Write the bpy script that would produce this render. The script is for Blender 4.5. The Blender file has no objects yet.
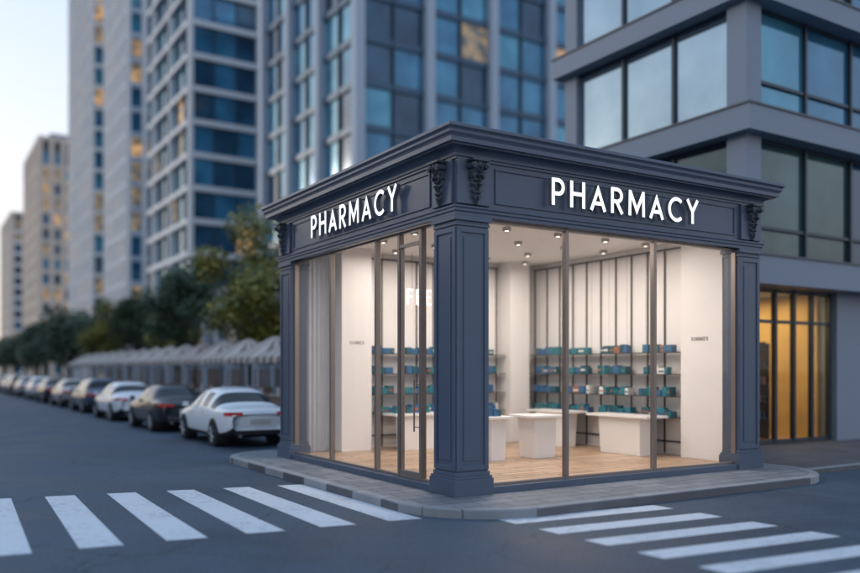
import bpy, bmesh, math, random
from mathutils import Matrix, Vector, noise
random.seed(7)
S=bpy.context.scene
TH=math.radians(32.0)
M=Matrix.Translation((0.369,11.75,0))@Matrix.Rotation(TH,4,'Z')
MI=M.inverted()
ROAD=-0.12

# ---------------------------------------------------------------- materials
def newmat(name):
    m=bpy.data.materials.new(name); m.use_nodes=True
    nt=m.node_tree; b=nt.nodes['Principled BSDF']; return m,nt,b
def N(nt,t,**k):
    n=nt.nodes.new(t)
    for a,v in k.items(): setattr(n,a,v)
    return n
def L(nt,a,b): nt.links.new(a,b)
def simple(name,col,rough=.6,metal=0,var=.12,scale=3.0,bump=0,emis=None,es=0,coat=0,bscale=40,spec=.5):
    m,nt,b=newmat(name)
    tc=N(nt,'ShaderNodeTexCoord'); nz=N(nt,'ShaderNodeTexNoise')
    nz.inputs['Scale'].default_value=scale; nz.inputs['Detail'].default_value=6
    L(nt,tc.outputs['Object'],nz.inputs['Vector'])
    mx=N(nt,'ShaderNodeMix',data_type='RGBA')
    mx.inputs[6].default_value=(*[c*(1-var) for c in col],1); mx.inputs[7].default_value=(*[min(1,c*(1+var)) for c in col],1)
    L(nt,nz.outputs['Fac'],mx.inputs[0]); L(nt,mx.outputs[2],b.inputs['Base Color'])
    rr=N(nt,'ShaderNodeMapRange'); rr.inputs[3].default_value=max(0.02,rough*.85); rr.inputs[4].default_value=min(1,rough*1.15)
    L(nt,nz.outputs['Fac'],rr.inputs[0]); L(nt,rr.outputs[0],b.inputs['Roughness'])
    b.inputs['Metallic'].default_value=metal
    b.inputs['Coat Weight'].default_value=coat
    b.inputs['Specular IOR Level'].default_value=spec
    if bump:
        n2=N(nt,'ShaderNodeTexNoise'); n2.inputs['Scale'].default_value=bscale; n2.inputs['Detail'].default_value=4
        L(nt,tc.outputs['Object'],n2.inputs['Vector'])
        bp=N(nt,'ShaderNodeBump'); bp.inputs['Strength'].default_value=bump; bp.inputs['Distance'].default_value=.01
        L(nt,n2.outputs['Fac'],bp.inputs['Height']); L(nt,bp.outputs[0],b.inputs['Normal'])
    if emis:
        b.inputs['Emission Color'].default_value=(*emis,1); b.inputs['Emission Strength'].default_value=es
    return m
def asphalt():
    m,nt,b=newmat('asphalt'); tc=N(nt,'ShaderNodeTexCoord')
    n1=N(nt,'ShaderNodeTexNoise'); n1.inputs['Scale'].default_value=.45; n1.inputs['Detail'].default_value=7; n1.inputs['Roughness'].default_value=.6
    n2=N(nt,'ShaderNodeTexNoise'); n2.inputs['Scale'].default_value=38; n2.inputs['Detail'].default_value=4
    for n in(n1,n2): L(nt,tc.outputs['Object'],n.inputs['Vector'])
    ad=N(nt,'ShaderNodeMath',operation='MULTIPLY_ADD'); ad.inputs[1].default_value=.8
    L(nt,n2.outputs['Fac'],ad.inputs[0]); L(nt,n1.outputs['Fac'],ad.inputs[2])
    cr=N(nt,'ShaderNodeValToRGB'); cr.color_ramp.elements[0].position=.65; cr.color_ramp.elements[1].position=1.0
    cr.color_ramp.elements[0].color=(.018,.033,.054,1); cr.color_ramp.elements[1].color=(.056,.086,.122,1)
    L(nt,ad.outputs[0],cr.inputs[0]); 
    v=N(nt,'ShaderNodeTexVoronoi',feature='DISTANCE_TO_EDGE'); v.inputs['Scale'].default_value=.22
    nd=N(nt,'ShaderNodeTexNoise'); nd.inputs['Scale'].default_value=1.3; nd.inputs['Detail'].default_value=6
    L(nt,tc.outputs['Object'],nd.inputs['Vector'])
    mm=N(nt,'ShaderNodeMix',data_type='RGBA',blend_type='ADD'); mm.inputs[0].default_value=.9
    L(nt,tc.outputs['Object'],mm.inputs[6]); L(nt,nd.outputs['Color'],mm.inputs[7]); L(nt,mm.outputs[2],v.inputs['Vector'])
    lt=N(nt,'ShaderNodeMath',operation='LESS_THAN'); lt.inputs[1].default_value=.002; L(nt,v.outputs['Distance'],lt.inputs[0])
    mx=N(nt,'ShaderNodeMix',data_type='RGBA'); L(nt,lt.outputs[0],mx.inputs[0]); L(nt,cr.outputs[0],mx.inputs[6]); mx.inputs[7].default_value=(.020,.028,.038,1)
    L(nt,mx.outputs[2],b.inputs['Base Color'])
    rr=N(nt,'ShaderNodeMapRange'); rr.inputs[1].default_value=.35; rr.inputs[2].default_value=.65; rr.inputs[3].default_value=.55; rr.inputs[4].default_value=.78
    L(nt,n1.outputs['Fac'],rr.inputs[0]); L(nt,rr.outputs[0],b.inputs['Roughness'])
    b.inputs['Specular IOR Level'].default_value=.35
    bp=N(nt,'ShaderNodeBump'); bp.inputs['Strength'].default_value=.6; bp.inputs['Distance'].default_value=.012
    L(nt,n2.outputs['Fac'],bp.inputs['Height']); L(nt,bp.outputs[0],b.inputs['Normal'])
    return m
def paint():
    m,nt,b=newmat('road_paint'); tc=N(nt,'ShaderNodeTexCoord')
    n1=N(nt,'ShaderNodeTexNoise'); n1.inputs['Scale'].default_value=9; n1.inputs['Detail'].default_value=8; n1.inputs['Roughness'].default_value=.7
    n2=N(nt,'ShaderNodeTexNoise'); n2.inputs['Scale'].default_value=1.1; n2.inputs['Detail'].default_value=5
    L(nt,tc.outputs['Object'],n1.inputs['Vector']); L(nt,tc.outputs['Object'],n2.inputs['Vector'])
    ad=N(nt,'ShaderNodeMath',operation='MULTIPLY_ADD'); ad.inputs[1].default_value=.5; L(nt,n2.outputs['Fac'],ad.inputs[0]); L(nt,n1.outputs['Fac'],ad.inputs[2])
    cr=N(nt,'ShaderNodeValToRGB'); cr.color_ramp.elements[0].position=.5; cr.color_ramp.elements[1].position=.74
    cr.color_ramp.elements[0].color=(.27,.32,.37,1); cr.color_ramp.elements[1].color=(.55,.60,.65,1)
    L(nt,ad.outputs[0],cr.inputs[0]); L(nt,cr.outputs[0],b.inputs['Base Color']); b.inputs['Roughness'].default_value=.6
    return m
def pavers(name,c1,c2,mort,bw=.6,rh=.3,rough=.65,squash=1,mort_s=.008):
    m,nt,b=newmat(name); tc=N(nt,'ShaderNodeTexCoord')
    br=N(nt,'ShaderNodeTexBrick'); br.inputs['Scale'].default_value=1
    br.inputs['Brick Width'].default_value=bw; br.inputs['Row Height'].default_value=rh; br.inputs['Mortar Size'].default_value=mort_s
    br.inputs['Color1'].default_value=(*c1,1); br.inputs['Color2'].default_value=(*c2,1); br.inputs['Mortar'].default_value=(*mort,1)
    L(nt,tc.outputs['Object'],br.inputs['Vector'])
    n1=N(nt,'ShaderNodeTexNoise'); n1.inputs['Scale'].default_value=2.5; n1.inputs['Detail'].default_value=8
    L(nt,tc.outputs['Object'],n1.inputs['Vector'])
    mr=N(nt,'ShaderNodeMapRange'); mr.inputs[3].default_value=.65; mr.inputs[4].default_value=1.3; L(nt,n1.outputs['Fac'],mr.inputs[0])
    mx=N(nt,'ShaderNodeVectorMath',operation='SCALE'); L(nt,br.outputs['Color'],mx.inputs[0]); L(nt,mr.outputs[0],mx.inputs[3])
    L(nt,mx.outputs[0],b.inputs['Base Color']); b.inputs['Roughness'].default_value=rough
    bp=N(nt,'ShaderNodeBump'); bp.inputs['Strength'].default_value=.3; bp.inputs['Distance'].default_value=.005; bp.invert=True
    L(nt,br.outputs['Fac'],bp.inputs['Height']); L(nt,bp.outputs[0],b.inputs['Normal'])
    return m
def thin_glass(name,tint=(.96,.97,.97),refl=1.0):
    m,nt,b=newmat(name); nt.nodes.remove(b); out=[n for n in nt.nodes if n.type=='OUTPUT_MATERIAL'][0]
    t=N(nt,'ShaderNodeBsdfTransparent'); t.inputs[0].default_value=(*tint,1)
    g=N(nt,'ShaderNodeBsdfGlossy'); g.inputs['Roughness'].default_value=.01; g.inputs[0].default_value=(refl,refl,refl,1)
    f=N(nt,'ShaderNodeFresnel'); f.inputs[0].default_value=1.3
    mx=N(nt,'ShaderNodeMixShader'); L(nt,f.outputs[0],mx.inputs[0]); L(nt,t.outputs[0],mx.inputs[1]); L(nt,g.outputs[0],mx.inputs[2])
    L(nt,mx.outputs[0],out.inputs[0]); return m
def lit_window(name,c1,c2,s):
    m,nt,b=newmat(name); tc=N(nt,'ShaderNodeTexCoord')
    n1=N(nt,'ShaderNodeTexNoise'); n1.inputs['Scale'].default_value=.9; n1.inputs['Detail'].default_value=3
    L(nt,tc.outputs['Object'],n1.inputs['Vector'])
    cr=N(nt,'ShaderNodeValToRGB'); cr.color_ramp.elements[0].position=.38; cr.color_ramp.elements[1].position=.66
    cr.color_ramp.elements[0].color=(*c1,1); cr.color_ramp.elements[1].color=(*c2,1)
    L(nt,n1.outputs['Fac'],cr.inputs[0]); L(nt,cr.outputs[0],b.inputs['Emission Color']); b.inputs['Emission Strength'].default_value=s
    b.inputs['Base Color'].default_value=(.05,.05,.05,1); b.inputs['Roughness'].default_value=.1
    return m
def tower_glass(name,c1,c2,metal=.35):
    m,nt,b=newmat(name); tc=N(nt,'ShaderNodeTexCoord')
    n1=N(nt,'ShaderNodeTexNoise'); n1.inputs['Scale'].default_value=.35; n1.inputs['Detail'].default_value=4
    L(nt,tc.outputs['Object'],n1.inputs['Vector'])
    cr=N(nt,'ShaderNodeValToRGB'); cr.color_ramp.elements[0].position=.35; cr.color_ramp.elements[1].position=.7
    cr.color_ramp.elements[0].color=(*c1,1); cr.color_ramp.elements[1].color=(*c2,1)
    L(nt,n1.outputs['Fac'],cr.inputs[0]); L(nt,cr.outputs[0],b.inputs['Base Color'])
    b.inputs['Roughness'].default_value=.08; b.inputs['Metallic'].default_value=metal; b.inputs['IOR'].default_value=1.6
    return m
MT={}
MT['asphalt']=asphalt(); MT['paint']=paint()
MT['ground']=simple('ground_earth',(.10,.105,.11),.9)
MT['pave']=pavers('pavement_stone',(.14,.155,.175),(.22,.235,.255),(.06,.065,.075),.6,.3,mort_s=.012)
MT['plaza']=pavers('plaza_stone',(.075,.082,.095),(.11,.115,.128),(.035,.04,.045),.8,.8,mort_s=.014)
MT['kerb']=pavers('kerb_stone',(.22,.24,.26),(.28,.29,.305),(.10,.10,.11),.9,.9,mort_s=.010)
MT['slate']=simple('slate_paint',(.076,.100,.148),.40,var=.12,scale=1.6,bump=.05,bscale=30)
MT['slate_d']=simple('slate_ornament',(.045,.055,.075),.45,var=.15,bump=.1)
MT['bronze']=simple('bronze_frame',(.26,.215,.19),.35,metal=.5,var=.1)
MT['glass']=thin_glass('shop_glass')
MT['white']=simple('interior_white',(.78,.755,.735),.6,var=.03)
MT['wallp']=simple('wall_panel',(.78,.755,.735),.55,var=.03)
MT['curtain']=simple('curtain_cloth',(.50,.53,.58),.9,var=.06)
MT['wood']=pavers('floor_wood',(.42,.28,.18),(.60,.43,.30),(.15,.09,.055),1.6,.20,.4,mort_s=.02)
MT['ceil']=simple('ceiling',(.78,.755,.735),.8,var=.02)
MT['black']=simple('black_metal',(.06,.052,.05),.4,metal=.3)
MT['table']=simple('table_white',(.82,.80,.78),.35,var=.02)
MT['letter']=simple('letter_face',(.85,.85,.85),.4,emis=(1,.985,.96),es=1.0)
MT['letter2']=simple('hung_letter_face',(.85,.85,.85),.4,emis=(1,.985,.96),es=.5)
MT['lside']=simple('letter_side',(.16,.17,.19),.4)
MT['can']=simple('lamp_can',(.42,.40,.38),.5,metal=.2)
MT['bulb']=simple('lamp_bulb',(1,1,1),.4,emis=(1,.88,.74),es=3)
MT['ink']=simple('ink_grey',(.25,.24,.24),.6)
MT['teal']=simple('pack_teal',(.02,.16,.20),.4,var=.3,scale=9)
MT['blue']=simple('pack_blue',(.035,.11,.23),.4,var=.3,scale=9)
MT['dteal']=simple('pack_dark_teal',(.012,.085,.11),.4,var=.3,scale=9)
MT['amber']=simple('pack_amber',(.28,.12,.07),.4,var=.3,scale=9)
MT['packw']=simple('pack_white',(.65,.63,.6),.5,var=.1,scale=9)
MT['concrete']=simple('grey_cladding',(.20,.24,.30),.55,var=.12,scale=.6)
MT['concrete_d']=simple('dark_cladding',(.07,.08,.10),.5)
MT['pale']=simple('pale_hazed_stone',(.62,.62,.63),.7,var=.1,scale=.4)  # tower stone kept light, distance haze put into the colour
MT['pale2']=simple('pale_grey_stone',(.37,.43,.51),.7,var=.1,scale=.4)
MT['warmst']=simple('warm_hazed_stone',(.60,.50,.42),.8,var=.15,scale=.2)  # far stone lightened, its colour stands in for atmospheric haze
MT['frame_d']=simple('dark_frame',(.035,.05,.07),.4,metal=.4)
MT['frame_b']=simple('blue_spandrel',(.04,.09,.15),.4,metal=.2)
MT['g_blue']=tower_glass('glass_blue',(.03,.12,.22),(.07,.25,.40))
MT['g_deep']=tower_glass('glass_deep',(.012,.045,.09),(.03,.10,.18),.2)
MT['g_teal']=tower_glass('glass_teal',(.05,.20,.30),(.12,.36,.49))
MT['g_pale']=tower_glass('glass_pale',(.22,.31,.38),(.36,.47,.54),.75)
MT['g_green']=tower_glass('glass_green',(.03,.06,.07),(.08,.15,.16),.3)
MT['lit']=lit_window('window_lit',(.10,.09,.08),(1.0,.58,.24),.7)
MT['lit2']=lit_window('window_lit_dim',(.03,.07,.11),(.60,.42,.22),.55)
MT['shopwall']=simple('shop_amber_wall',(.58,.40,.15),.7,var=.3,scale=1.2)
MT['cream']=simple('canvas_cream',(.52,.46,.42),.9,var=.15)
MT['tan']=simple('canvas_tan',(.20,.155,.135),.9,var=.15)
MT['woodd']=simple('stall_wood',(.20,.14,.10),.7,var=.3)
MT['bark']=simple('bark',(.06,.045,.035),.9,var=.3,scale=8,bump=.5)
def leafmat(name,c1,c2):
    m,nt,b=newmat(name); tc=N(nt,'ShaderNodeTexCoord'); n1=N(nt,'ShaderNodeTexNoise'); n1.inputs['Scale'].default_value=1.4; n1.inputs['Detail'].default_value=5
    L(nt,tc.outputs['Object'],n1.inputs['Vector']); cr=N(nt,'ShaderNodeValToRGB'); cr.color_ramp.elements[0].position=.35; cr.color_ramp.elements[1].position=.65
    cr.color_ramp.elements[0].color=(*c1,1); cr.color_ramp.elements[1].color=(*c2,1)
    L(nt,n1.outputs['Fac'],cr.inputs[0]); L(nt,cr.outputs[0],b.inputs['Base Color']); b.inputs['Roughness'].default_value=.6
    return m
MT['leaf1']=leafmat('leaf_olive',(.07,.10,.02),(.29,.25,.045)); MT['leaf2']=leafmat('leaf_dark',(.03,.055,.033),(.07,.11,.05))
MT['tire']=simple('tyre',(.02,.02,.02),.8); MT['rim']=simple('rim_alloy',(.45,.46,.48),.3,metal=.8)
MT['carglass']=simple('car_glass',(.010,.013,.018),.08,var=.05,spec=.3)
MT['tail']=simple('tail_lamp',(.40,.02,.02),.25,emis=(1,.06,.03),es=.05)
MT['head']=simple('head_lamp',(.7,.72,.75),.15)
MT['plate']=simple('blank_plate',(.55,.55,.52),.5)
MT['cardark']=simple('car_trim',(.025,.025,.028),.5)
for n,c in(('car_white',(.78,.80,.82)),('car_black',(.016,.018,.022)),('car_silver',(.40,.42,.45)),('car_navy',(.05,.08,.13)),('car_beige',(.40,.37,.34))):
    MT[n]=simple(n,c,.35,metal=.2 if n!='car_white' else 0,var=.03,coat=.5)

# ---------------------------------------------------------------- mesh builder
class B:
    def __init__(s): s.v=[];s.f=[];s.m=[];s.sm=[];s.mats=[]
    def mi(s,k):
        if k not in s.mats: s.mats.append(k)
        return s.mats.index(k)
    def add(s,vs,fs,mat,smooth=False):
        o=len(s.v); s.v+= [tuple(v) for v in vs]
        for i,f in enumerate(fs):
            s.f.append(tuple(o+j for j in f)); s.m.append(s.mi(mat if isinstance(mat,str) else mat[i])); s.sm.append(smooth)
    def box(s,x0,x1,y0,y1,z0,z1,mat):
        s.add([(x0,y0,z0),(x1,y0,z0),(x1,y1,z0),(x0,y1,z0),(x0,y0,z1),(x1,y0,z1),(x1,y1,z1),(x0,y1,z1)],
              [(3,2,1,0),(4,5,6,7),(0,1,5,4),(1,2,6,5),(2,3,7,6),(3,0,4,7)],mat)
    def cyl(s,p0,p1,r0,r1,mat,n=14,smooth=True,cap=True):
        p0=Vector(p0);p1=Vector(p1); d=(p1-p0).normalized()
        u=d.orthogonal().normalized(); w=d.cross(u)
        vs=[];
        for p,r in((p0,r0),(p1,r1)):
            for i in range(n):
                a=2*math.pi*i/n; vs.append(p+u*math.cos(a)*r+w*math.sin(a)*r)
        s.add(vs,[(i,(i+1)%n,n+(i+1)%n,n+i) for i in range(n)],mat,smooth)
        if cap: s.add(vs,[tuple(range(n))[::-1],tuple(range(n,2*n))],mat)
    def obj(s,name,parent=None,origin=(0,0,0),bevel=0,place=True):
        me=bpy.data.meshes.new(name)
        me.from_pydata([(v[0]-origin[0],v[1]-origin[1],v[2]-origin[2]) for v in s.v],[],s.f)
        for k in s.mats: me.materials.append(MT[k])
        me.polygons.foreach_set('material_index',s.m); me.polygons.foreach_set('use_smooth',s.sm); me.update()
        o=bpy.data.objects.new(name,me); S.collection.objects.link(o)
        if parent: o.parent=parent
        elif place: o.matrix_world=M@Matrix.Translation(origin)
        if bevel:
            md=o.modifiers.new('b','BEVEL'); md.width=bevel; md.segments=2; md.limit_method='ANGLE'; md.angle_limit=.6
        return o
def empty(name,origin=(0,0,0)):
    e=bpy.data.objects.new(name,None); S.collection.objects.link(e); e.matrix_world=M@Matrix.Translation(origin); return e
def W(x,y):
    v=MI@Vector((x,y,0)); return v.x,v.y

# ---------------------------------------------------------------- ground, road, pavement
g=B(); g.add([(-1500,-600,0),(1500,-600,0),(1500,2500,0),(-1500,2500,0)],[(0,1,2,3)],'ground')
g.obj('ground').location.z=ROAD-.012
r=B()
pts=[(-15,-200),(3.4,-200),(3.4,-17),(200,-17),(200,9),(3.4,9),(3.4,500),(-15,500),(-15,9),(-200,9),(-200,-17),(-15,-17)]
r.add([(x,y,ROAD) for x,y in pts],[(0,1,2,11),(11,2,3,4,5,8,9,10)[:8],(8,5,6,7)],'asphalt')
r.obj('road')
def rpoly(x0,x1,y0,y1,rad,n=14):
    out=[]
    for (cx,cy,a0,k) in((x0,y0,180,0),(x1,y0,270,1),(x1,y1,0,2),(x0,y1,90,3)):
        R=rad[k]; sx=1 if cx==x0 else -1; sy=1 if cy==y0 else -1
        ox=cx+sx*R; oy=cy+sy*R
        for i in range(n+1):
            t=math.radians(a0+90*i/n); out.append((ox+math.cos(t)*R,oy+math.sin(t)*R))
    return out
def slab(name,x0,x1,y0,y1,rad,zt,mat,kw=.16):
    o=rpoly(x0,x1,y0,y1,rad); i=rpoly(x0+kw,x1-kw,y0+kw,y1-kw,[max(.05,q-kw) for q in rad]); n=len(o)
    e=empty(name,(x0,y0,0))
    b=B(); b.add([(x,y,zt) for x,y in i],[tuple(range(n))],mat); b.obj('paving',e,(x0,y0,0))
    k=B(); vs=[(x,y,ROAD-.02) for x,y in o]+[(x,y,zt-.012) for x,y in o]+[(x+(i[q][0]-x)*.1,y+(i[q][1]-y)*.1,zt+.004) for q,(x,y) in enumerate(o)]+[(x,y,zt+.004) for x,y in i]+[(x,y,zt-.03) for x,y in i]
    fs=[]
    for j in range(n):
        q=(j+1)%n
        for l in range(4): fs.append((l*n+j,l*n+q,(l+1)*n+q,(l+1)*n+j))
    k.add(vs,fs,'kerb'); k.obj('kerb',e,(x0,y0,0))
slab('pavement',-0.97,7.4,-1.36,7.95,[1.5,1.3,.4,1.2],0,'pave')
slab('pavement',6.2,90,-.55,9.5,[.8,.3,.3,.3],-.03,'plaza')
slab('pavement',3.4,90,9.6,480,[.6,.3,.3,.3],-.03,'plaza')
slab('pavement',-90,-15,9.2,480,[.3,3,.3,.3],-.0,'pave')
slab('pavement',-90,-15,-120,-17,[.3,.3,3,.3],0,'pave')
slab('pavement',3.4,90,-120,-17,[.3,.3,.3,3],0,'pave')

def marking(quads,name):
    b=B()
    for q in quads:
        b.add([(*W(x,y),ROAD+.004) for x,y in q],[(0,1,2,3)],'paint')
    return b.obj(name)
qs=[]
for i in range(-3,6):
    tx,ty=-5.64+.825*i,12.63+.30*i; bx,by=-3.56+.812*i,8.99+.405*i
    w=.21; wx,wy=.94*w,.34*w
    qs.append([(tx-wx,ty-wy),(bx-wx*1.06,by-wy*1.2),(bx+wx*1.06,by+wy*1.2),(tx+wx,ty+wy)])
marking(qs,'crosswalk')
qs=[]
for i in range(0,8):
    sx,sy=.97+.435*i,10.47-.635*i; ex,ey=3.27+.455*i,11.62-.64*i
    dx,dy=.565*.18,-.825*.18
    qs.append([(sx-dx,sy-dy),(sx+dx,sy+dy),(ex+dx,ey+dy),(ex-dx,ey-dy)])
marking(qs,'crosswalk')
b=B()
for i in range(20):
    y0=5.1+i*5.4; b.box(-5.56,-5.42,y0,y0+1.9,ROAD+.0041,ROAD+.0045,'paint')
b.obj('lane_marking')

# ---------------------------------------------------------------- pharmacy
WA,WB=6.73,6.57
ph=empty('pharmacy_building')
def ring(profile,mat,name,x0=0,x1=WA,y0=0,y1=WB,cap=True,bevel=0):
    b=B(); vs=[];n=len(profile)
    for o,z in profile: vs+=[(x0-o,y0-o,z),(x1+o,y0-o,z),(x1+o,y1+o,z),(x0-o,y1+o,z)]
    fs=[]
    for l in range(n-1):
        for j in range(4):
            q=(j+1)%4; fs.append((l*4+j,l*4+q,(l+1)*4+q,(l+1)*4+j))
    if cap: fs.append(tuple((n-1)*4+j for j in range(4)))
    b.add(vs,fs,mat); return b.obj(name,ph,bevel=bevel)
b=B(); T=.34
b.box(.004,WA-.004,.004,T,4.06,4.86,'slate'); b.box(.004,T,T,WB-.004,4.06,4.86,'slate')
b.box(T,WA-.004,WB-.17,WB-.004,0.0,4.86,'slate'); b.box(WA-.17,WA-.004,T,WB-.17,0.0,4.86,'slate')
b.obj('fascia',ph)
ring([(0.0,4.0),(.035,4.0),(.035,4.05),(.055,4.06),(.055,4.10),(.075,4.11),(.075,4.135),(.03,4.15),(-.01,4.16)],'slate','architrave',cap=False,bevel=.004)
cor=[(-.01,4.80),(.03,4.80),(.03,4.83),(.06,4.84)]
for i in range(9):
    t=i/8; cor.append((.06+.12*(1-math.cos(t*math.pi/2)),4.85+.10*math.sin(t*math.pi/2)))
cor+=[(.25,4.95),(.25,4.97),(.31,4.975),(.31,5.04),(.325,5.05)]
for i in range(9):
    t=i/8; cor.append((.325+.07*t+ .012*math.sin(t*2*math.pi),5.055+.10*t))
cor+=[(.41,5.158),(.41,5.195),(.39,5.21),(.1,5.24)]
ring([(o*.80,z) for o,z in cor],'slate','cornice')
b=B(); P=.56
def pil(x0,x1,y0,y1,faces):
    b.box(x0,x1,y0,y1,.34,3.86,'slate')
    for o,z0,z1 in((.06,0,.24),(.045,.24,.28),(.02,.28,.34)): b.box(x0-o,x1+o,y0-o,y1+o,z0,z1,'slate')
    for o,z0,z1 in((.02,3.86,3.90),(.01,3.90,3.93),(.045,3.93,3.999)): b.box(x0-o,x1+o,y0-o,y1+o,z0,z1,'slate')
    w=.075; pr=.022
    if 'f' in faces:
        yy0,yy1=y0-pr,y0-.001
        b.box(x0+.002,x0+w,yy0,yy1,.36,3.84,'slate');b.box(x1-w,x1-.002,yy0,yy1,.36,3.84,'slate')
        b.box(x0+w,x1-w,yy0,yy1,.36,.36+w,'slate');b.box(x0+w,x1-w,yy0,yy1,3.84-w,3.84,'slate')
        b.box(x0+w+.05,x1-w-.05,y0-.012,y0-.001,.36+w+.06,3.84-w-.06,'slate')
        b.box(x0+.0,x1-.0,y0-.05,y0+.05,4.165,4.795,'slate')
    if 'l' in faces:
        xx0,xx1=x0-pr,x0-.001
        b.box(xx0,xx1,y0+.002,y0+w,.36,3.84,'slate');b.box(xx0,xx1,y1-w,y1-.002,.36,3.84,'slate')
        b.box(xx0,xx1,y0+w,y1-w,.36,.36+w,'slate');b.box(xx0,xx1,y0+w,y1-w,3.84-w,3.84,'slate')
        b.box(x0-.012,x0-.001,y0+w+.05,y1-w-.05,.36+w+.06,3.84-w-.06,'slate')
        b.box(x0-.052,x0+.05,y0+.0+(.052 if 'f' in faces else 0),y1,4.167,4.793,'slate')
pil(0,P,0,P,'fl'); pil(WA-P,WA,0,.34,'f'); pil(0,.34,WB-P,WB,'l')
b.obj('pilasters',ph,bevel=.006)
b=B()
def fr(u0,u1,z0,z1,face):
    w=.03;p=.018
    def bx(a,c,d,e):
        if face=='f': b.box(a,c,-p,.003,d,e,'slate')
        else: b.box(-p,.003,a,c,d,e,'slate')
    bx(u0,u1,z0,z0+w);bx(u0,u1,z1-w,z1);bx(u0,u0+w,z0+w,z1-w);bx(u1-w,u1,z0+w,z1-w)
fr(P+.12,WA-P-.12,4.22,4.74,'f'); fr(P+.12,WB-P-.12,4.22,4.74,'l')
b.obj('fascia_panels',ph,bevel=.004)
b=B()
def console(cu,face):
    def mp(u,d,z): return (cu+u,-.05-d,z) if face=='f' else (-.052-d,cu+u,z)
    Z=[4.18,4.24,4.32,4.40,4.48,4.56,4.64,4.70,4.76,4.79]
    D=[.015,.035,.05,.045,.05,.07,.10,.125,.135,.12]
    Wd=[.03,.055,.07,.08,.09,.10,.11,.12,.12,.11]
    us=[-1,-.85,-.55,-.3,-.1,.1,.3,.55,.85,1]; dd=[0,.7,1,.72,1.05,1.05,.72,1,.7,0]
    vs=[mp(u*w,d*k,z) for z,d,w in zip(Z,D,Wd) for u,k in zip(us,dd)]
    n=len(us); b.add(vs,[(l*n+i,l*n+i+1,(l+1)*n+i+1,(l+1)*n+i) for l in range(len(Z)-1) for i in range(n-1)],'slate_d',True)
    for (u0,u1,z0,z1,d) in((-.15,.15,4.765,4.795,.16),):
        p=[mp(u0,0,z0),mp(u1,d,z1)]
        b.box(min(p[0][0],p[1][0]),max(p[0][0],p[1][0]),min(p[0][1],p[1][1]),max(p[0][1],p[1][1]),z0,z1,'slate_d')
    for sg in(-1,1):
        for (uc,z,r_,dep) in((.115,4.70,.048,.15),(.085,4.56,.034,.10),(.06,4.44,.026,.075),(.05,4.33,.02,.06)):
            b.cyl(mp(sg*uc,.0,z),mp(sg*uc,dep,z),r_,r_*.8,'slate_d',12)
            b.cyl(mp(sg*uc,dep,z),mp(sg*uc,dep+.015,z),r_*.45,r_*.3,'slate_d',8)
        for k in range(6):
            z=4.24+.085*k; u=.045+.012*k
            b.cyl(mp(sg*u*.3,.05+.01*k,z),mp(sg*(u+.05),.035+.008*k,z+.05),.016,.007,'slate_d',6)
    for k in range(9):
        z=4.2+.06*k; b.cyl(mp(0,.03+.007*k,z),mp(0,.075+.011*k,z+.012),.018+.001*k,.008,'slate_d',8)
    b.cyl(mp(0,.0,4.185),mp(0,.05,4.175),.03,.012,'slate_d',10)
console(P/2+.02,'f');console(P/2+.04,'l');console(WA-P/2,'f');console(WB-P/2,'l')
b.obj('consoles',ph)
b=B()
b.box(P,WA-P,-.02,.22,0,.10,'slate'); b.box(-.02,.22,P,WB-P,0,.10,'slate')
b.obj('sill',ph,bevel=.006)
b=B(); gb=B()
zt=3.998; zb=.1
fw=.035
def mull(u,w,face,z0=zb,z1=zt,d0=.06,d1=.15):
    if face=='f': b.box(u-w/2,u+w/2,d0,d1,z0,z1,'bronze')
    else: b.box(d0,d1,u-w/2,u+w/2,z0,z1,'bronze')
FM=[2.13,4.08]; LM=[1.07,1.75,2.53,4.30]
for u in FM: mull(u,.065,'f')
for u in(P+fw/2+.001,WA-P-fw/2-.001): mull(u,fw,'f')
for u in LM: mull(u,.06,'l')
for u in(P+fw/2+.001,WB-P-fw/2-.001): mull(u,fw,'l')
def rails(edges,face,zz):
    for a,c in zip(edges[:-1],edges[1:]):
        for z0,z1 in zz:
            if face=='f': b.box(a,c,.065,.145,z0,z1,'bronze')
            else: b.box(.065,.145,a,c,z0,z1,'bronze')
rails([P+fw+.001,2.13-.0375],'f',[(zb,zb+.04),(zt-.04,zt)]);rails([2.13+.0375,4.08-.0375],'f',[(zb,zb+.04),(zt-.04,zt)]);rails([4.08+.0375,WA-P-fw-.001],'f',[(zb,zb+.04),(zt-.04,zt)])
le=[P+fw+.001,1.07-.035,1.07+.035,1.75-.035,1.75+.035,2.53-.035,2.53+.035,4.30-.035,4.30+.035,WB-P-fw-.001]
for i in(0,4,6,8): rails(le[i:i+2],'l',[(zb,zb+.04),(zt-.04,zt)])
rails(le[2:4],'l',[(zb,zb+.12),(3.74,3.79),(zt-.04,zt)])
b.box(.075,.14,1.106,1.138,zb+.12,3.74,'bronze'); b.box(.075,.14,1.682,1.714,zb+.12,3.74,'bronze')
b.cyl((.02,1.19,.85),(.02,1.19,1.65),.014,.014,'bronze',10)
for z in(.92,1.58): b.cyl((.02,1.19,z),(.09,1.15,z),.008,.008,'bronze',8)
b.obj('window_frames',ph,bevel=.004)
gb.add([(P+fw,.115,zb+.03),(WA-P-fw,.115,zb+.03),(WA-P-fw,.115,zt-.03),(P+fw,.115,zt-.03)],[(0,1,2,3)],'glass')
gb.add([(.115,P+fw,zb+.03),(.115,WB-P-fw,zb+.03),(.115,WB-P-fw,zt-.03),(.115,P+fw,zt-.03)],[(0,3,2,1)],'glass')
gb.obj('window_glass',ph)
b=B(); b.box(.2,WA-.18,.2,WB-.18,-.05,.095,'wood'); b.obj('floor',ph)
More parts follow.
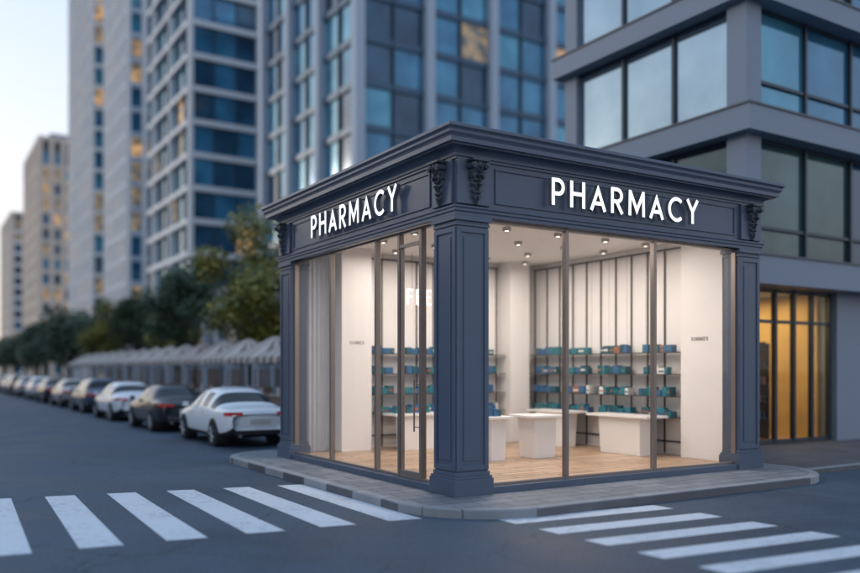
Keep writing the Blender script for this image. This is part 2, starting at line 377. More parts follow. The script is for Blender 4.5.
b=B(); b.box(.345,WA-.172,.345,WB-.172,4.36,4.42,'ceil'); b.obj('ceiling',ph)
b=B(); IA,IB=WA-.24,WB-.24
b.box(IA,WA-.172,.36,IB,.096,4.358,'white'); b.box(.36,WA-.172,IB,WB-.172,.096,4.358,'white')
n=9
for i in range(n):
    y0=1.45+i*(IB-1.45)/n; b.box(IA-.02,IA-.001,y0+.006,y0+(IB-1.45)/n-.006,.2,4.34,'wallp')
n=7
for i in range(n):
    x0=1.75+i*(5.4-1.75)/n; b.box(x0+.006,x0+(5.4-1.75)/n-.006,IB-.02,IB-.001,.2,4.34,'wallp')
b.box(IA-.28,IA-.001,.40,1.38,.097,4.357,'white')
b.box(5.45,6.02,IB-.5,IB-.001,.097,4.357,'white')
b.box(1.02,1.72,IB-.55,IB-.001,.097,4.357,'white')
b.box(.345,IA-.3,.342,.36,4.0,4.357,'white'); 
b.obj('interior_walls',ph,bevel=.004)
b=B(); n=60; vs=[]
for i in range(n+1):
    x=.40+.58*i/n; y=IB-.12+.02*math.sin(i*.6)
    vs+=[(x,y,.1),(x,y,4.3)]
b.add(vs,[(2*i,2*i+2,2*i+3,2*i+1) for i in range(n)],'curtain',True); b.obj('curtain',ph)

# ---- letters
def band(b,pts,t,mp,d0,d1,mf,ms):
    n=len(pts); Lf=[];Rt=[]
    for i,p in enumerate(pts):
        p=Vector(p)
        if i==0: d=(Vector(pts[1])-p).normalized(); nn=Vector((-d.y,d.x)); k=1
        elif i==n-1: d=(p-Vector(pts[i-1])).normalized(); nn=Vector((-d.y,d.x)); k=1
        else:
            d1_=(p-Vector(pts[i-1])).normalized(); d2=(Vector(pts[i+1])-p).normalized()
            n1=Vector((-d1_.y,d1_.x)); n2=Vector((-d2.y,d2.x)); nn=(n1+n2).normalized(); k=1/max(.25,nn.dot(n1))
        Lf.append(p+nn*t/2*k); Rt.append(p-nn*t/2*k)
    loop=Lf+Rt[::-1]; m=len(loop)
    vs=[mp(q.x,q.y,d1) for q in loop]+[mp(q.x,q.y,d0) for q in loop]
    b.add(vs,[(i,i+1,m-2-i,m-1-i) for i in range(n-1)],mf)
    b.add(vs,[(i,(i+1)%m,m+(i+1)%m,m+i) for i in range(m)],ms)
def arc(cx,cy,rx,ry,a0,a1,n=14): return [(cx+rx*math.cos(math.radians(a0+(a1-a0)*i/n)),cy+ry*math.sin(math.radians(a0+(a1-a0)*i/n))) for i in range(n+1)]
GL={
'P':(.60,[[(.07,0),(.07,1)],[(.07,.935)]+arc(.30,.685,.235,.25,90,-90)+[(.07,.435)]]),
'H':(.72,[[(.07,0),(.07,1)],[(.65,0),(.65,1)],[(.07,.52),(.65,.52)]]),
'A':(.76,[[(.04,0),(.38,.82),(.72,0)],[(.16,.28),(.60,.28)]]),
'R':(.64,[[(.07,0),(.07,1)],[(.07,.935)]+arc(.31,.70,.235,.235,90,-90)+[(.07,.465)],[(.27,.47),(.58,0)]]),
'M':(.88,[[(.07,0),(.09,1)],[(.81,0),(.79,1)],[(.10,.93),(.44,.22),(.78,.93)]]),
'C':(.80,[arc(.48,.5,.41,.435,48,312,22)]),
'Y':(.68,[[(.04,1),(.34,.5)],[(.64,1),(.34,.5)],[(.34,0),(.34,.53)]]),
'E':(.52,[[(.07,0),(.07,1)],[(.07,.935),(.5,.935)],[(.07,.52),(.45,.52)],[(.07,.065),(.5,.065)]]),
'F':(.52,[[(.07,0),(.07,1)],[(.07,.935),(.5,.935)],[(.07,.52),(.45,.52)]]),
'S':(.56,[arc(.28,.72,.2,.21,40,270,12)+arc(.28,.29,.2,.22,90,-140,12)]),
'U':(.66,[[(.07,1),(.07,.35)]+arc(.33,.33,.26,.27,180,360,12)+[(.59,.35),(.59,1)]]),
'I':(.2,[[(.1,0),(.1,1)]]),
'N':(.7,[[(.07,0),(.07,1)],[(.63,0),(.63,1)],[(.07,.97),(.63,.03)]]),
}
def text(b,s,total,cap,mp,depth,mf,ms,t=.135,d0=0,gap=.27):
    w=sum(GL[c][0] for c in s)+gap*(len(s)-1); kx=total/w; x=0
    for c in s:
        for j,st in enumerate(GL[c][1]):
            band(b,[((x+p[0])*kx,p[1]*cap) for p in st],t*cap,mp,d0,depth+.0015*j,mf,ms)
        x+=GL[c][0]+gap
b=B(); text(b,'PHARMACY',3.27,.41,lambda u,v,d:(1.66+u,-.045-d,4.30+v),.075,'letter','lside',t=.145); 
b.obj('sign_letters_front',ph)
b=B(); text(b,'PHARMACY',3.27,.41,lambda u,v,d:(-.045-d,4.76-u,4.30+v),.075,'letter','lside',t=.145)
b.obj('sign_letters_side',ph)
b=B(); text(b,'SIMMES',.40,.075,lambda u,v,d:(IA-.30-.001-d+.02-.003,1.12-u,2.36+v),.004,'ink','ink',t=.16); b.obj('wall_lettering',ph)
b=B(); text(b,'SUMES',.34,.07,lambda u,v,d:(1.2+u,IB-.552-d,2.34+v),.004,'ink','ink',t=.16); b.obj('wall_lettering',ph)
b=B(); text(b,'FEE',.62,.34,lambda u,v,d:(2.55+u,IB-.6-d,3.22+v),.02,'letter2','letter2',t=.10)
for u in(2.68,3.08): b.cyl((u,IB-.61,3.56),(u,IB-.61,4.36),.004,.004,'black',6)
b.obj('hanging_sign',ph)

# ---- shelving
def packs(b,along,u0,u1,base,z,front,depth_sign):
    u=u0
    while u<u1-.06:
        w=random.choice([.07,.09,.12,.16,.2]); h=random.choice([.12,.14,.16,.18]); dep=random.uniform(.12,.2)
        if u+w>u1: break
        mat=random.choices(['teal','dteal','blue','amber','packw'],[5,5,4.5,.6,.5])[0]
        off=random.uniform(0,.03)
        f0=front+depth_sign*off; f1=f0+depth_sign*dep
        lo,hi=min(f0,f1),max(f0,f1)
        e=.0015*depth_sign
        lm=random.choice(['packw','amber','teal','blue']) if random.random()<.45 else mat
        za,zb_=z+h*random.uniform(.25,.4),z+h*random.uniform(.5,.65)
        if along=='b':
            b.box(lo,hi,u,u+w,z,z+h,mat); b.box(min(f0-e,f0),max(f0-e,f0),u+.012,u+w-.012,za,zb_,lm)
        else:
            b.box(u,u+w,lo,hi,z,z+h,mat); b.box(u+.012,u+w-.012,min(f0-e,f0),max(f0-e,f0),za,zb_,lm)
        u+=w+random.choice([.004,.004,.006,.02])
ZS=[.86,1.28,1.72,2.16]
o=(IA-.2,3.7,.1); e=empty('shelving_unit',o); b=B(); pb=B()
Y0,Y1=1.55,6.15
for i in range(11):
    y=Y0+(Y1-Y0)*i/10; b.box(IA-.052,IA-.024,y-.012,y+.012,.12,4.24,'black')
for zz in(.35,4.22): b.box(IA-.075,IA-.053,Y0-.02,Y1+.02,zz,zz+.03,'black')
for z in ZS:
    b.box(IA-.36,IA-.054,Y0-.03,Y1+.03,z-.016,z,'black')
    for u0,u1 in((1.62,2.5),(2.75,3.75),(3.95,4.8),(5.0,5.9)):
        packs(pb,'b',u0+random.uniform(-.05,.08),u1+random.uniform(-.08,.06),0,z+.001,IA-.33,1)
b.obj('rack',e,o); pb.obj('product_boxes',e,o,bevel=.003)
o=(3.5,IB-.2,.1); e=empty('shelving_unit',o); b=B(); pb=B()
X0,X1=1.8,5.38
for i in range(9):
    x=X0+(X1-X0)*i/8; b.box(x-.012,x+.012,IB-.052,IB-.024,.12,4.24,'black')
for zz in(.35,4.22): b.box(X0-.02,X1+.02,IB-.075,IB-.053,zz,zz+.03,'black')
for z in ZS:
    b.box(X0-.03,X1+.03,IB-.36,IB-.054,z-.016,z,'black')
    for u0,u1 in((1.9,2.5),(2.65,3.85),(3.95,4.6),(4.7,5.3)):
        packs(pb,'a',u0+random.uniform(-.05,.08),u1+random.uniform(-.12,.04),0,z+.001,IB-.33,1)
b.obj('rack',e,o); pb.obj('product_boxes',e,o,bevel=.003)
def table(x0,x1,y0,y1,h,name='display_table',stuff=True):
    o=((x0+x1)/2,(y0+y1)/2,.097); e=empty(name,o); b=B()
    b.box(x0,x1,y0,y1,h-.05,h,'table'); ix=(x1-x0)*.16; iy=(y1-y0)*.16
    cx0,cx1,cy0,cy1=x0+ix,x1-ix,y0+iy,y1-iy
    vs=[(cx0+.03,cy0+.03,.097),(cx1-.03,cy0+.03,.097),(cx1-.03,cy1-.03,.097),(cx0+.03,cy1-.03,.097),(cx0,cy0,h-.051),(cx1,cy0,h-.051),(cx1,cy1,h-.051),(cx0,cy1,h-.051)]
    b.add(vs,[(3,2,1,0),(4,5,6,7),(0,1,5,4),(1,2,6,5),(2,3,7,6),(3,0,4,7)],'table')
    b.obj('table_body',e,o,bevel=.006)
    if stuff:
        pb=B(); packs(pb,'a',x0+.1,x0+.1+(x1-x0)*.6,0,h+.001,y0+.15,1); pb.obj('packs',e,o,bevel=.003)
table(3.45,4.25,2.5,3.3,.93,stuff=False); table(2.5,3.05,2.6,3.2,.93); table(5.5,6.1,1.6,3.3,.90,stuff=False); table(5.5,6.1,3.9,5.3,.90,stuff=False)
table(2.0,3.6,5.25,5.8,.88)
b=B()
for x in(1.0,2.2,3.4,4.6,5.7):
    for y in(.95,2.1,3.3,4.5,5.6):
        x_=x+(.3 if int(y*10)%2 else 0)
        if x_>6: continue
        b.box(x_-.055,x_+.055,y-.055,y+.055,4.29,4.359,'can'); b.cyl((x_,y,4.287),(x_,y,4.2895),.035,.035,'bulb',16)
b.obj('downlights',ph)
for x in(2.2,4.4):
    for y in(1.9,4.3):
        ld=bpy.data.lights.new('downlight_glow','AREA'); ld.shape='SQUARE'; ld.size=2.0; ld.energy=70; ld.color=(1,.89,.81)
        lo=bpy.data.objects.new('downlight_glow',ld); S.collection.objects.link(lo); lo.parent=ph; lo.location=(x,y,4.2)

# ---------------------------------------------------------------- towers
def tower(name,a0,b0,wa,wb,h,fh,bay,glass,pier,slabm,pw=.35,pd=.35,sh=.5,sd=.2,z0=0,pier_every=1,front=None,litp=.1,crown=True,trans=True,thin=.09,litl=None):
    o=(a0,b0,0); e=empty(name,o); b=B(); gl=B()
    b.box(a0+.3,a0+wa-.3,b0+.3,b0+wb-.3,0,h,'concrete_d')
    nf=int((h-z0)/fh)
    def face(kind,gset,lit):
        Lw=wa if kind in'fk' else wb; nb=max(1,round(Lw/bay)); bw=Lw/nb
        for f in range(nf):
            zlo=z0+f*fh; zhi=zlo+fh
            for i in range(nb):
                mt=random.choices(gset,[4,3,2][:len(gset)])[0]
                if random.random()<lit: mt=random.choice(['lit','lit2'])
                t=random.uniform(-.012,.012); u0=i*bw;u1=u0+bw; d=.12
                if kind=='f': vs=[(a0+u0,b0+d+t,zlo),(a0+u1,b0+d-t,zlo),(a0+u1,b0+d-t,zhi),(a0+u0,b0+d+t,zhi)]
                elif kind=='l': vs=[(a0+d+t,b0+u1,zlo),(a0+d-t,b0+u0,zlo),(a0+d-t,b0+u0,zhi),(a0+d+t,b0+u1,zhi)]
                elif kind=='k': vs=[(a0+u1,b0+wb-d,zlo),(a0+u0,b0+wb-d,zlo),(a0+u0,b0+wb-d,zhi),(a0+u1,b0+wb-d,zhi)]
                else: vs=[(a0+wa-d,b0+u0,zlo),(a0+wa-d,b0+u1,zlo),(a0+wa-d,b0+u1,zhi),(a0+wa-d,b0+u0,zhi)]
                gl.add(vs,[(0,1,2,3)],mt)
            s0,s1=zlo-sh/2,zlo+sh/2
            if kind=='f': b.box(a0+.02,a0+wa-.02,b0-sd+.0,b0+.28,s0,s1,slabm)
            if kind=='l': b.box(a0-sd,a0+.28,b0+.281,b0+wb-.02,s0,s1,slabm)
            if kind=='r': b.box(a0+wa-.28,a0+wa+sd,b0+.281,b0+wb-.02,s0,s1,slabm)
            if kind=='f' and trans:
                b.box(a0+.02,a0+wa-.02,b0+.0,b0+.11,zlo+fh*.66,zlo+fh*.66+.07,'frame_d')
        for i in range(nb+1):
            u=i*bw; big=(i%pier_every==0); w=pw if big else thin; dd=pd if big else .1; mm=pier if big else 'frame_d'
            if kind=='f': b.box(a0+u-w/2,a0+u+w/2,b0-dd,b0+.29,z0,h+.003*i,mm)
            if kind=='l' and i>0: b.box(a0-dd,a0+.29,b0+u-w/2,b0+u+w/2,z0,h+.003*i,mm)
            if kind=='r' and i>0: b.box(a0+wa-.29,a0+wa+dd,b0+u-w/2,b0+u+w/2,z0,h+.003*i,mm)
    face('f',front or glass,litp); face('l',glass,litp*.8 if litl is None else litl); face('k',glass,litp); face('r',glass,litp)
    if crown: b.box(a0-.5,a0+wa+.5,b0-.5,b0+wb+.5,h,h+1.2,pier); b.box(a0+wa*.25,a0+wa*.75,b0+wb*.25,b0+wb*.75,h+1.2,h+4.5,'concrete')
    b.obj('frame',e,o); gl.obj('glazing',e,o)
tower('glass_office_tower',20.8,43.9,30,18.4,46,3.25,3.0,['g_teal','g_blue','g_deep'],'pale2','frame_b',pw=.75,pd=.5,sh=.5,sd=.05,pier_every=2,front=['g_blue','g_deep','g_teal'],litp=.06,trans=False,thin=.12,litl=.02)
tower('apartment_tower',19.1,80.3,7.7,18,62,3.6,2.5,['g_teal','g_blue'],'pale','pale',pw=.5,pd=.3,sh=.6,sd=.35,pier_every=3,front=['g_deep','g_blue'],litp=.07,trans=False)
tower('apartment_tower',20,115.2,9,14.5,74,3.6,2.2,['g_blue','g_teal'],'pale','pale2',pw=.7,pd=.4,sh=.8,sd=.3,litp=.33)
tower('apartment_tower',21.1,149.8,9,24,95,3.8,2.4,['g_blue','g_teal'],'pale','pale',pw=.7,pd=.4,sh=.7,sd=.2,litp=.45)
tower('stone_apartment_building',22.3,231.7,14,34,62.8,4.0,3,['g_deep','g_blue'],'warmst','warmst',pw=1.2,pd=.5,sh=1.2,sd=.4,litp=.45)
tower('stone_apartment_building',24.1,324.6,24,40,58,4.0,4,['g_deep','g_blue'],'warmst','pale',pw=1.6,pd=.5,sh=1.2,sd=.4,litp=.45)
tower('unseen_office_building',54,60,24,26,40,3.6,2.0,['g_blue','g_deep'],'pale2','pale2',pw=.5,pd=.4,sh=.6,sd=.2,pier_every=2,litp=.12)
tower('unseen_office_building',-46,12.5,24,44,13,3.3,2.6,['g_deep','g_blue'],'pale2','concrete',pw=.8,pd=.3,sh=.8,sd=.2,litp=.1)  # out of view across the street, added to block glare in the side glass
tower('unseen_office_building',-46,62,24,60,15,3.5,3.0,['g_deep','g_blue'],'warmst','concrete',pw=.9,pd=.3,sh=.9,sd=.2,litp=.1)  # second block out of view, added to darken reflections on the street side
o=(17.5,66,0); e=empty('podium_arcade',o); b=B()
b.box(17.2,26,66,104,8.6,9.6,'pale'); 
for i in range(10): b.box(17.6,18.3,66.5+i*4,67.2+i*4,0,8.6,'pale2')
b.box(20,25.5,66.5,79.5,0,8.6,'concrete_d'); b.obj('arcade',e,o)

# ---------------------------------------------------------------- grey corner building
A0,B0=10.16,2.9; LA,LB=22,6.3
o=(A0,B0,0); e=empty('grey_office_building',o); b=B(); gl=B(); fr_=B()
b.box(A0+.5,A0+LA,B0+4.2,B0+LB-.05,0,22,'concrete_d')
b.box(A0+3.9,A0+LA,B0+.5,B0+4.2,0,3.8,'concrete_d')
b.box(A0+.5,A0+LA,B0+.5,B0+4.2,4.6,22,'concrete_d')
levels=[(3.8,4.45,.55,.5),(7.36,7.95,.42,.4),(10.5,11.05,.42,.4),(13.7,14.3,.42,.4),(16.9,17.5,.42,.4),(20.2,22,.42,.4)]
for z0,z1,pf,pl in levels:
    b.box(A0-pl,A0+LA+.3,B0-pf,B0+LB+.2,z0,z1,'concrete')
    b.box(A0-pl-.03,A0+LA+.33,B0-pf-.03,B0+LB+.23,z1,z1+.05,'concrete_d')
cw=.55
zr=[(4.5,7.36),(8.0,10.5),(11.1,13.7),(14.35,16.9),(17.55,20.2)]
for z0,z1 in zr:
    b.box(A0-.12,A0+cw-.12,B0-.12,B0+cw-.12,z0,z1,'concrete')
    b.box(A0-.06,A0+.4,B0+LB-.5,B0+LB,z0,z1,'concrete')
    y0=B0+cw-.12; y1=B0+LB-.5; nb=3; bw=(y1-y0)/nb
    for i in range(nb):
        t=random.uniform(-.01,.01)
        gl.add([(A0+.1+t,y0+(i+1)*bw,z0),(A0+.1-t,y0+i*bw,z0),(A0+.1-t,y0+i*bw,z1),(A0+.1+t,y0+(i+1)*bw,z1)],[(0,1,2,3)],'g_green' if z0<5 else 'g_pale')
        if i>0: fr_.box(A0+.02,A0+.14,y0+i*bw-.045,y0+i*bw+.045,z0,z1,'frame_d')
    for zz in(z0,z1-.08): fr_.box(A0+.03,A0+.13,y0,y1,zz+.001,zz+.079,'frame_d')
    x0=A0+cw-.12; x1=A0+LA; nb=11; bw=(x1-x0)/nb
    for i in range(nb):
        t=random.uniform(-.01,.01); mt=random.choice(['g_green','g_green','g_deep','g_teal']) if z0<7 else random.choice(['g_teal','g_blue','g_green'])
        gl.add([(x0+i*bw,B0+.1+t,z0),(x0+(i+1)*bw,B0+.1-t,z0),(x0+(i+1)*bw,B0+.1-t,z1),(x0+i*bw,B0+.1+t,z1)],[(0,1,2,3)],mt)
        if i>0: fr_.box(x0+i*bw-.04,x0+i*bw+.04,B0+.0,B0+.14,z0,z1,'frame_d')
    for zz in(z0,z1-.08,z0+.7): fr_.box(x0,x1,B0+.03,B0+.13,zz+.001,zz+.079,'frame_d')
b.box(A0,A0+.5,B0,B0+LB,-.05,3.8,'concrete')
b.box(A0+3.7,A0+5.2,B0,B0+.5,-.05,3.8,'concrete')
b.box(A0+5.2,A0+LA,B0+.12,B0+.5,-.05,3.8,'concrete_d')
for i in range(5): b.box(A0+8+i*3,A0+8.5+i*3,B0-.05,B0+.11,-.05,3.8,'concrete')
b.box(A0+.5,A0+3.7,B0+3.6,B0+3.8,-.05,3.79,'shopwall'); b.box(A0+.501,A0+.6,B0+.3,B0+3.6,-.05,3.78,'shopwall'); b.box(A0+3.6,A0+3.699,B0+.51,B0+3.6,-.05,3.78,'shopwall')
b.box(A0+.5,A0+3.7,B0+.2,B0+3.6,-.06,0.0,'wood')
for x in(.6,1.35,2.1,2.85,3.6): fr_.box(A0+x-.045,A0+x+.045,B0+.12,B0+.24,0,3.79,'frame_d')
for z in(0,2.95,3.7): fr_.box(A0+.6,A0+3.6,B0+.14,B0+.22,z,z+.08,'frame_d')
for z in(.5,.95,1.4,1.85,2.3):
    fr_.box(A0+1.45,A0+2.3,B0+1.0,B0+1.3,z,z+.04,'frame_d')
    for k in range(4): fr_.box(A0+1.48+k*.2,A0+1.62+k*.2,B0+1.05,B0+1.2,z+.04,z+.2+.05*random.random(),random.choice(['teal','black','black','amber']))
for x in(1.44,2.28): fr_.box(A0+x,A0+x+.03,B0+1.0,B0+1.3,0,2.5,'frame_d')
fr_.box(A0+2.5,A0+3.4,B0+2.2,B0+2.7,0,1.0,'woodd')
gl.add([(A0+.6,B0+.18,0.05),(A0+3.6,B0+.18,.05),(A0+3.6,B0+.18,3.7),(A0+.6,B0+.18,3.7)],[(0,1,2,3)],'glass')
b.obj('structure',e,o); gl.obj('glazing',e,o); fr_.obj('mullions',e,o)
ld=bpy.data.lights.new('shop_lamp','AREA'); ld.size=1.8; ld.energy=80; ld.color=(1,.74,.38)
lo=bpy.data.objects.new('shop_lamp',ld); S.collection.objects.link(lo); lo.parent=e; lo.location=(2.1,1.9,3.7)

# ---------------------------------------------------------------- market stalls
def stall():
    b=B(); D=2.4
    n=8; xm=1.0; zr=3.05; ze=2.25
    for i in range(n):
        y0=.1+i*2.6/n; y1=y0+2.6/n; c=1.4
        t0=c+(y0-c)*.18; t1=c+(y1-c)*.18
        m='cream' if i%2==0 else 'tan'
        b.add([(-.35,y0,ze),(-.35,y1,ze),(xm,t1,zr),(xm,t0,zr)],[(0,1,2,3)],m)
        b.add([(D,y0,ze),(D,y1,ze),(xm,t1,zr),(xm,t0,zr)],[(3,2,1,0)],m)
        b.add([(-.351,y0,ze),(-.351,y1,ze),(-.36,y1,ze-.16),(-.36,(y0+y1)/2,ze-.25),(-.36,y0,ze-.16)],[(0,1,2,3,4)],m)
    m_=8
    for i in range(m_):
        x0=-.35+(D+.35)*i/m_; x1=x0+(D+.35)/m_; m='cream' if i%2==0 else 'tan'
        for yy,ty in((.1,1.4-1.3*.18),(2.7,1.4+1.3*.18)):
            q0=xm+(x0-xm)*.02;q1=xm+(x1-xm)*.02
            b.add([(x0,yy,ze),(x1,yy,ze),(q1,ty,zr),(q0,ty,zr)],[(0,1,2,3)],m)
            b.add([(x0,yy,ze),(x1,yy,ze),(x1,yy,ze-.16),((x0+x1)/2,yy,ze-.25),(x0,yy,ze-.16)],[(0,1,2,3,4)],m)
    for x in(-.3,D-.05):
        for y in(.15,2.65): b.cyl((x,y,-.03),(x,y,2.25),.04,.04,'pale2',8)
    b.box(.1,.7,.3,2.5,-.03,.9,'woodd'); b.box(.05,.75,.25,2.55,.9,.95,'cream')
    for k in range(8): b.box(.2,.5,.35+k*.27,.55+k*.27,.951,1.05+.15*random.random(),random.choice(['amber','teal','packw','woodd']))
    return b
sb=stall(); s0=sb.obj('market_stall',origin=(0,0,0)); 
for i in range(15):
    ob=s0 if i==0 else bpy.data.objects.new('market_stall',s0.data)
    if i: S.collection.objects.link(ob)
    ob.matrix_world=M@Matrix.Translation((3.95,15.2+i*2.95,0))
o=(8.8,14,0); e=empty('garden_wall',o); b=B(); b.box(8.8,9.1,14,72,-.03,1.9,'tan'); b.box(8.74,9.16,14,72,1.9,2.0,'pale2')
for i in range(16): b.box(8.7,9.2,14+i*3.8,14.45+i*3.8,-.03,2.15,'pale2')
b.obj('wall',e,o)

# ---------------------------------------------------------------- trees
def tree_mesh(seed,H,R,trunk,leafs,mat,lsz=.14):
    rnd=random.Random(seed); b=B()
    b.cyl((0,0,-.05),(rnd.uniform(-.1,.1),rnd.uniform(-.1,.1),trunk),.14,.09,'bark',10)
    top=Vector((0,0,trunk)); clumps=[]
    for i in range(13):
        a=rnd.uniform(0,6.28); rr=R*rnd.uniform(.25,.95); z=trunk+(H-trunk)*rnd.uniform(.1,.85)
        k=math.sin(math.pi*min(1,max(.12,(z-trunk)/(H-trunk)*.85+.1))); e=Vector((math.cos(a)*rr*k,math.sin(a)*rr*k,z))
        mid=(top+e)/2+Vector((0,0,-.2)); st=Vector((0,0,trunk-.3+.5*rnd.random()))
        b.cyl(st,mid,.05,.035,'bark',6,cap=False); b.cyl(mid,e,.035,.012,'bark',6,cap=False)
        clumps.append((e,rnd.uniform(.38,.62)*R*.75))
    clumps.append((Vector((0,0,H-R*.4)),R*.5)); clumps.append((Vector((0,0,(H+trunk)/2)),R*.7))
    for i in range(leafs):
        c,r_=rnd.choice(clumps)
        d=Vector((rnd.gauss(0,1),rnd.gauss(0,1),rnd.gauss(0,.8))).normalized()*r_*(rnd.random()**.45)*rnd.uniform(.8,1.15)
        p=c+d; s=lsz*rnd.uniform(.6,1.3)
        u=Vector((rnd.gauss(0,1),rnd.gauss(0,1),rnd.gauss(0,1))).normalized(); v=u.orthogonal().normalized()
        b.add([p-u*s,p-v*s*.5,p+u*s,p+v*s*.5],[(0,1,2,3)],mat)
    return b
ta=tree_mesh(1,8.8,2.3,2.4,9000,'leaf1').obj('street_tree'); ta.matrix_world=M@Matrix.Translation((6.7,26.9,0))@Matrix.Scale(1.06,4)
ta2=bpy.data.objects.new('street_tree',ta.data); S.collection.objects.link(ta2); ta2.matrix_world=M@Matrix.Translation((10.2,27.5,0))@Matrix.Rotation(2,4,'Z')@Matrix.Scale(.9,4)
tb=tree_mesh(2,8.2,2.4,2.3,9000,'leaf2').obj('street_tree'); tb.matrix_world=M@Matrix.Translation((7.9,40.2,0))
for (x,y,s,rot,src) in((8.6,47,.8,1,ta),(7.3,55,.88,2.5,tb),(9.5,60,1.0,4,tb),(7.6,66,.9,5,ta),(14,44,.85,.7,tb),(15,36,.9,3,tb)):
    q=bpy.data.objects.new('street_tree',src.data); S.collection.objects.link(q); q.matrix_world=M@Matrix.Translation((x,y,0))@Matrix.Rotation(rot,4,'Z')@Matrix.Scale(s,4)
b=B(); rnd=random.Random(9)
for i in range(34):
    y=74+i*5.2+rnd.uniform(-1.5,1.5); x=7.6+rnd.uniform(-.8,2.5); H=rnd.uniform(7.5,9.5); R=rnd.uniform(2.3,3.2)
    b.cyl((x,y,0),(x,y,H*.6),.16,.08,'bark',6)
    cl=[(Vector((x+rnd.uniform(-1,1)*R*.5,y+rnd.uniform(-1,1)*R*.5,H*rnd.uniform(.42,.8))),R*rnd.uniform(.4,.65)) for _ in range(7)]
    for k in range(900):
        c,r_=rnd.choice(cl); d=Vector((rnd.gauss(0,1),rnd.gauss(0,1),rnd.gauss(0,1))).normalized()*r_*(rnd.random()**.4)*rnd.uniform(.8,1.2)
        p=c+d; s=.3*rnd.uniform(.6,1.2); u=Vector((rnd.gauss(0,1),rnd.gauss(0,1),rnd.gauss(0,1))).normalized(); v=u.orthogonal().normalized()
        b.add([p-u*s,p-v*s*.6,p+u*s,p+v*s*.6],[(0,1,2,3)],'leaf2')
b.obj('tree_row')

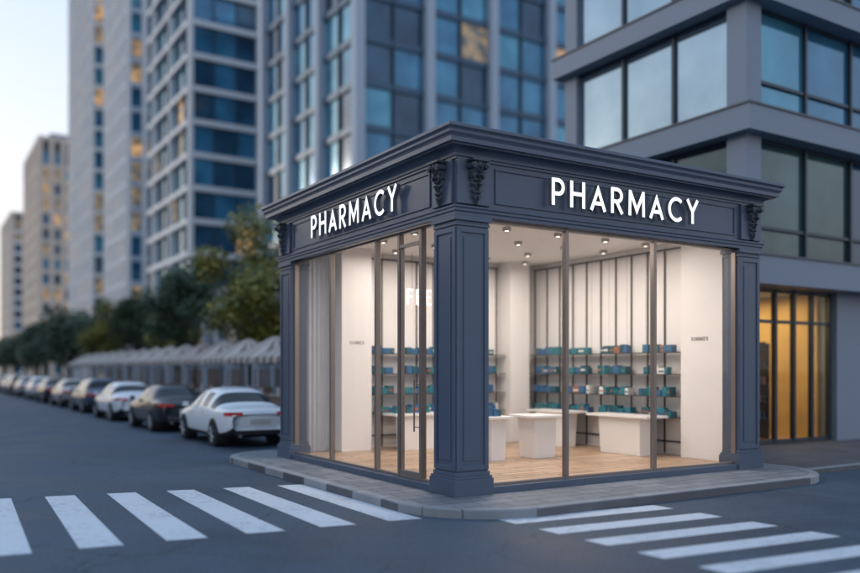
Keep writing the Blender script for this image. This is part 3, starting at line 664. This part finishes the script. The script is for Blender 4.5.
# ---------------------------------------------------------------- cars
def car_mesh(paint_,hatch=False):
    # y, half width, underside, belt z, roof z, roof half width
    st=[(0.0,.70,.42,.80,.84,.6),(.05,.82,.30,.93,.97,.68),(.45,.895,.22,.97,1.02,.74),(.80,.91,.2,.97,1.03,.74),(.86,.91,.2,.97,1.05,.70),(1.46,.915,.2,.965,1.40,.58),(1.54,.915,.2,.965,1.43,.58),
        (2.22,.915,.2,.95,1.47,.59),(2.30,.915,.2,.95,1.47,.59),(2.84,.915,.2,.935,1.43,.58),(2.92,.915,.2,.935,1.41,.58),(3.62,.91,.2,.91,.99,.70),(3.70,.90,.2,.90,.955,.74),(4.25,.88,.2,.83,.87,.72),(4.6,.80,.25,.72,.75,.62),(4.72,.66,.36,.6,.63,.5)]
    if hatch:
        st[2]=(.3,.89,.22,1.0,1.04,.72); st[3]=(.34,.905,.2,1.0,1.05,.70); st[4]=(.38,.905,.2,1.0,1.08,.68); st[5]=(.80,.915,.2,.99,1.50,.61); st[6]=(.90,.915,.2,.98,1.54,.61)
        st=[(y,w,zb,bl,r_+(.1 if y>1 and y<3 else 0),rw) for y,w,zb,bl,r_,rw in st]
    vs=[]
    for y,w,zb,bl,rf,rw in st:
        h=[(0,zb),(w*.85,zb),(w*.97,zb+.10),(w,(zb+bl)/2+.05),(w*.965,bl-.02),(rw,rf-.045),(rw*.6,rf-.008),(0,rf)]
        row=[(x,y,z) for x,z in h]+[(-x,y,z) for x,z in h[-2:0:-1]]
        vs+=row
    K=len(row); n=len(st); me=bpy.data.meshes.new('t'); fs=[];mi=[]
    for s in range(n-1):
        for i in range(K):
            q=(i+1)%K; fs.append((s*K+i,s*K+q,(s+1)*K+q,(s+1)*K+i))
            seg=min(i,K-1-i)
            m=0
            if seg==4 and s in(4,6,8,10): m=1
            if seg in(5,6) and s in(4,10): m=1
            if seg<=1: m=2
            mi.append(m)
    fs.append(tuple(range(K))); mi.append(0); fs.append(tuple(range((n-1)*K,n*K))[::-1]); mi.append(0)
    me.from_pydata(vs,[],fs); me.polygons.foreach_set('material_index',mi)
    ob=bpy.data.objects.new('t',me); S.collection.objects.link(ob)
    md=ob.modifiers.new('s','SUBSURF'); md.levels=2; md.render_levels=2
    dg=bpy.context.evaluated_depsgraph_get(); em=ob.evaluated_get(dg).to_mesh()
    b=B(); names=[paint_,'carglass','cardark']
    b.add([v.co[:] for v in em.vertices],[tuple(p.vertices) for p in em.polygons],[names[p.material_index] for p in em.polygons],True)
    bpy.data.objects.remove(ob); 
    for y in(.95,3.70):
        for sg in(-1,1):
            b.cyl((sg*.6,y,.34),(sg*.912,y,.34),.375,.375,'cardark',28)
            b.cyl((sg*.68,y,.32),(sg*.925,y,.32),.325,.315,'tire',28)
            b.cyl((sg*.70,y,.32),(sg*.932,y,.32),.215,.205,'cardark',20)
            for k in range(7):
                a=k*2*math.pi/7; a2=a+.16
                b.cyl((sg*.934,y+.04*math.cos(a),.32+.04*math.sin(a)),(sg*.936,y+.205*math.cos(a),.32+.205*math.sin(a)),.018,.022,'rim',6)
            b.cyl((sg*.925,y,.32),(sg*.945,y,.32),.05,.04,'rim',10)
    for sg in(-1,1):
        b.add([(sg*.44,-.012,.80),(sg*.74,.02,.79),(sg*.865,.16,.80),(sg*.865,.20,.88),(sg*.75,.03,.89),(sg*.44,.005,.88)],[(0,1,4,5),(1,2,3,4)],'tail')
        b.add([(sg*.44,.08,.80),(sg*.44,-.012,.80),(sg*.44,.005,.88),(sg*.44,.08,.88)],[(0,1,2,3)],'tail')
        b.add([(sg*.5,4.70,.62),(sg*.78,4.58,.62),(sg*.80,4.52,.72),(sg*.5,4.66,.72)],[(0,1,2,3)],'head')
        x0,x1=sorted((sg*.90,sg*1.04)); b.box(x0,x1,3.20,3.32,.94,1.06,paint_)
        x0,x1=sorted((sg*.905,sg*.922)); b.box(x0,x1,1.75,1.9,.82,.845,'rim'); b.box(x0,x1,2.75,2.9,.80,.825,'rim')
    b.box(-.26,.26,-.02,.03,.60,.71,'plate')
    b.box(-.62,.62,-.015,.1,.33,.44,'cardark')
    for sg in(-1,1): b.cyl((sg*.5,-.02,.30),(sg*.5,.1,.30),.04,.04,'rim',10)
    return b
vars_={}
for k in('car_white','car_black','car_silver','car_navy','car_beige'):
    o_=car_mesh(k,hatch=(k in('car_navy',))).obj('parked_car'); vars_[k]=o_.data; bpy.data.objects.remove(o_)
seq=['car_white','car_black','car_white','car_navy','car_beige','car_black','car_white','car_silver','car_navy','car_white','car_black']
y=9.85
for i in range(26):
    q=bpy.data.objects.new('parked_car',vars_[seq[i%len(seq)]]); S.collection.objects.link(q)
    q.matrix_world=M@Matrix.Translation((.75+random.uniform(-.08,.08),y,ROAD))@Matrix.Rotation(random.uniform(-.015,.015),4,'Z')
    y+=6.0+random.uniform(-.1,.9)

# ---------------------------------------------------------------- light
w=bpy.data.worlds.new('World'); S.world=w; w.use_nodes=True; nt=w.node_tree
sk=nt.nodes.new('ShaderNodeTexSky'); sk.sky_type='NISHITA'; sk.sun_disc=False
AZ=math.radians(-62); EL=math.radians(9)
sk.sun_elevation=EL; sk.sun_rotation=AZ; sk.dust_density=3.0; sk.air_density=1.0; sk.ozone_density=3
bg=nt.nodes['Background']; bg.inputs[1].default_value=.15
tc=nt.nodes.new('ShaderNodeTexCoord'); sx=nt.nodes.new('ShaderNodeSeparateXYZ'); nt.links.new(tc.outputs['Generated'],sx.inputs[0])
cr=nt.nodes.new('ShaderNodeValToRGB'); nt.links.new(sx.outputs[2],cr.inputs[0])   # haze: warm low, blue-grey high
cr.color_ramp.elements[0].position=0.0; cr.color_ramp.elements[0].color=(.84,.74,.67,1)
cr.color_ramp.elements[1].position=.55; cr.color_ramp.elements[1].color=(.46,.64,.92,1)
el=cr.color_ramp.elements.new(.2); el.color=(.80,.80,.83,1)
sc=nt.nodes.new('ShaderNodeVectorMath'); sc.operation='SCALE'; sc.inputs[3].default_value=10.6; nt.links.new(cr.outputs[0],sc.inputs[0])
hz=nt.nodes.new('ShaderNodeMix'); hz.data_type='RGBA'; hz.inputs[0].default_value=.68
nt.links.new(sk.outputs[0],hz.inputs[6]); nt.links.new(sc.outputs[0],hz.inputs[7]); nt.links.new(hz.outputs[2],bg.inputs[0])
sd=bpy.data.lights.new('sun','SUN'); sd.energy=.6; sd.angle=math.radians(12); sd.color=(1,.93,.86)
so=bpy.data.objects.new('sun',sd); S.collection.objects.link(so)
dv=Vector((math.sin(AZ)*math.cos(EL),math.cos(AZ)*math.cos(EL),math.sin(EL)))
so.rotation_euler=dv.to_track_quat('Z','Y').to_euler()

# ---------------------------------------------------------------- camera
cd=bpy.data.cameras.new('camera'); cam=bpy.data.objects.new('camera',cd); S.collection.objects.link(cam)
cam.location=(0,0,1.8); cam.rotation_euler=(math.radians(90),0,0)
cd.sensor_width=36; cd.lens=829/860*36; cd.shift_y=83.5/860; cd.clip_end=4000; cd.clip_start=.1
cd.dof.use_dof=True; cd.dof.focus_distance=13.2; cd.dof.aperture_fstop=.27
S.camera=cam
S.view_settings.view_transform='Standard'; S.view_settings.look='None'; S.view_settings.exposure=0
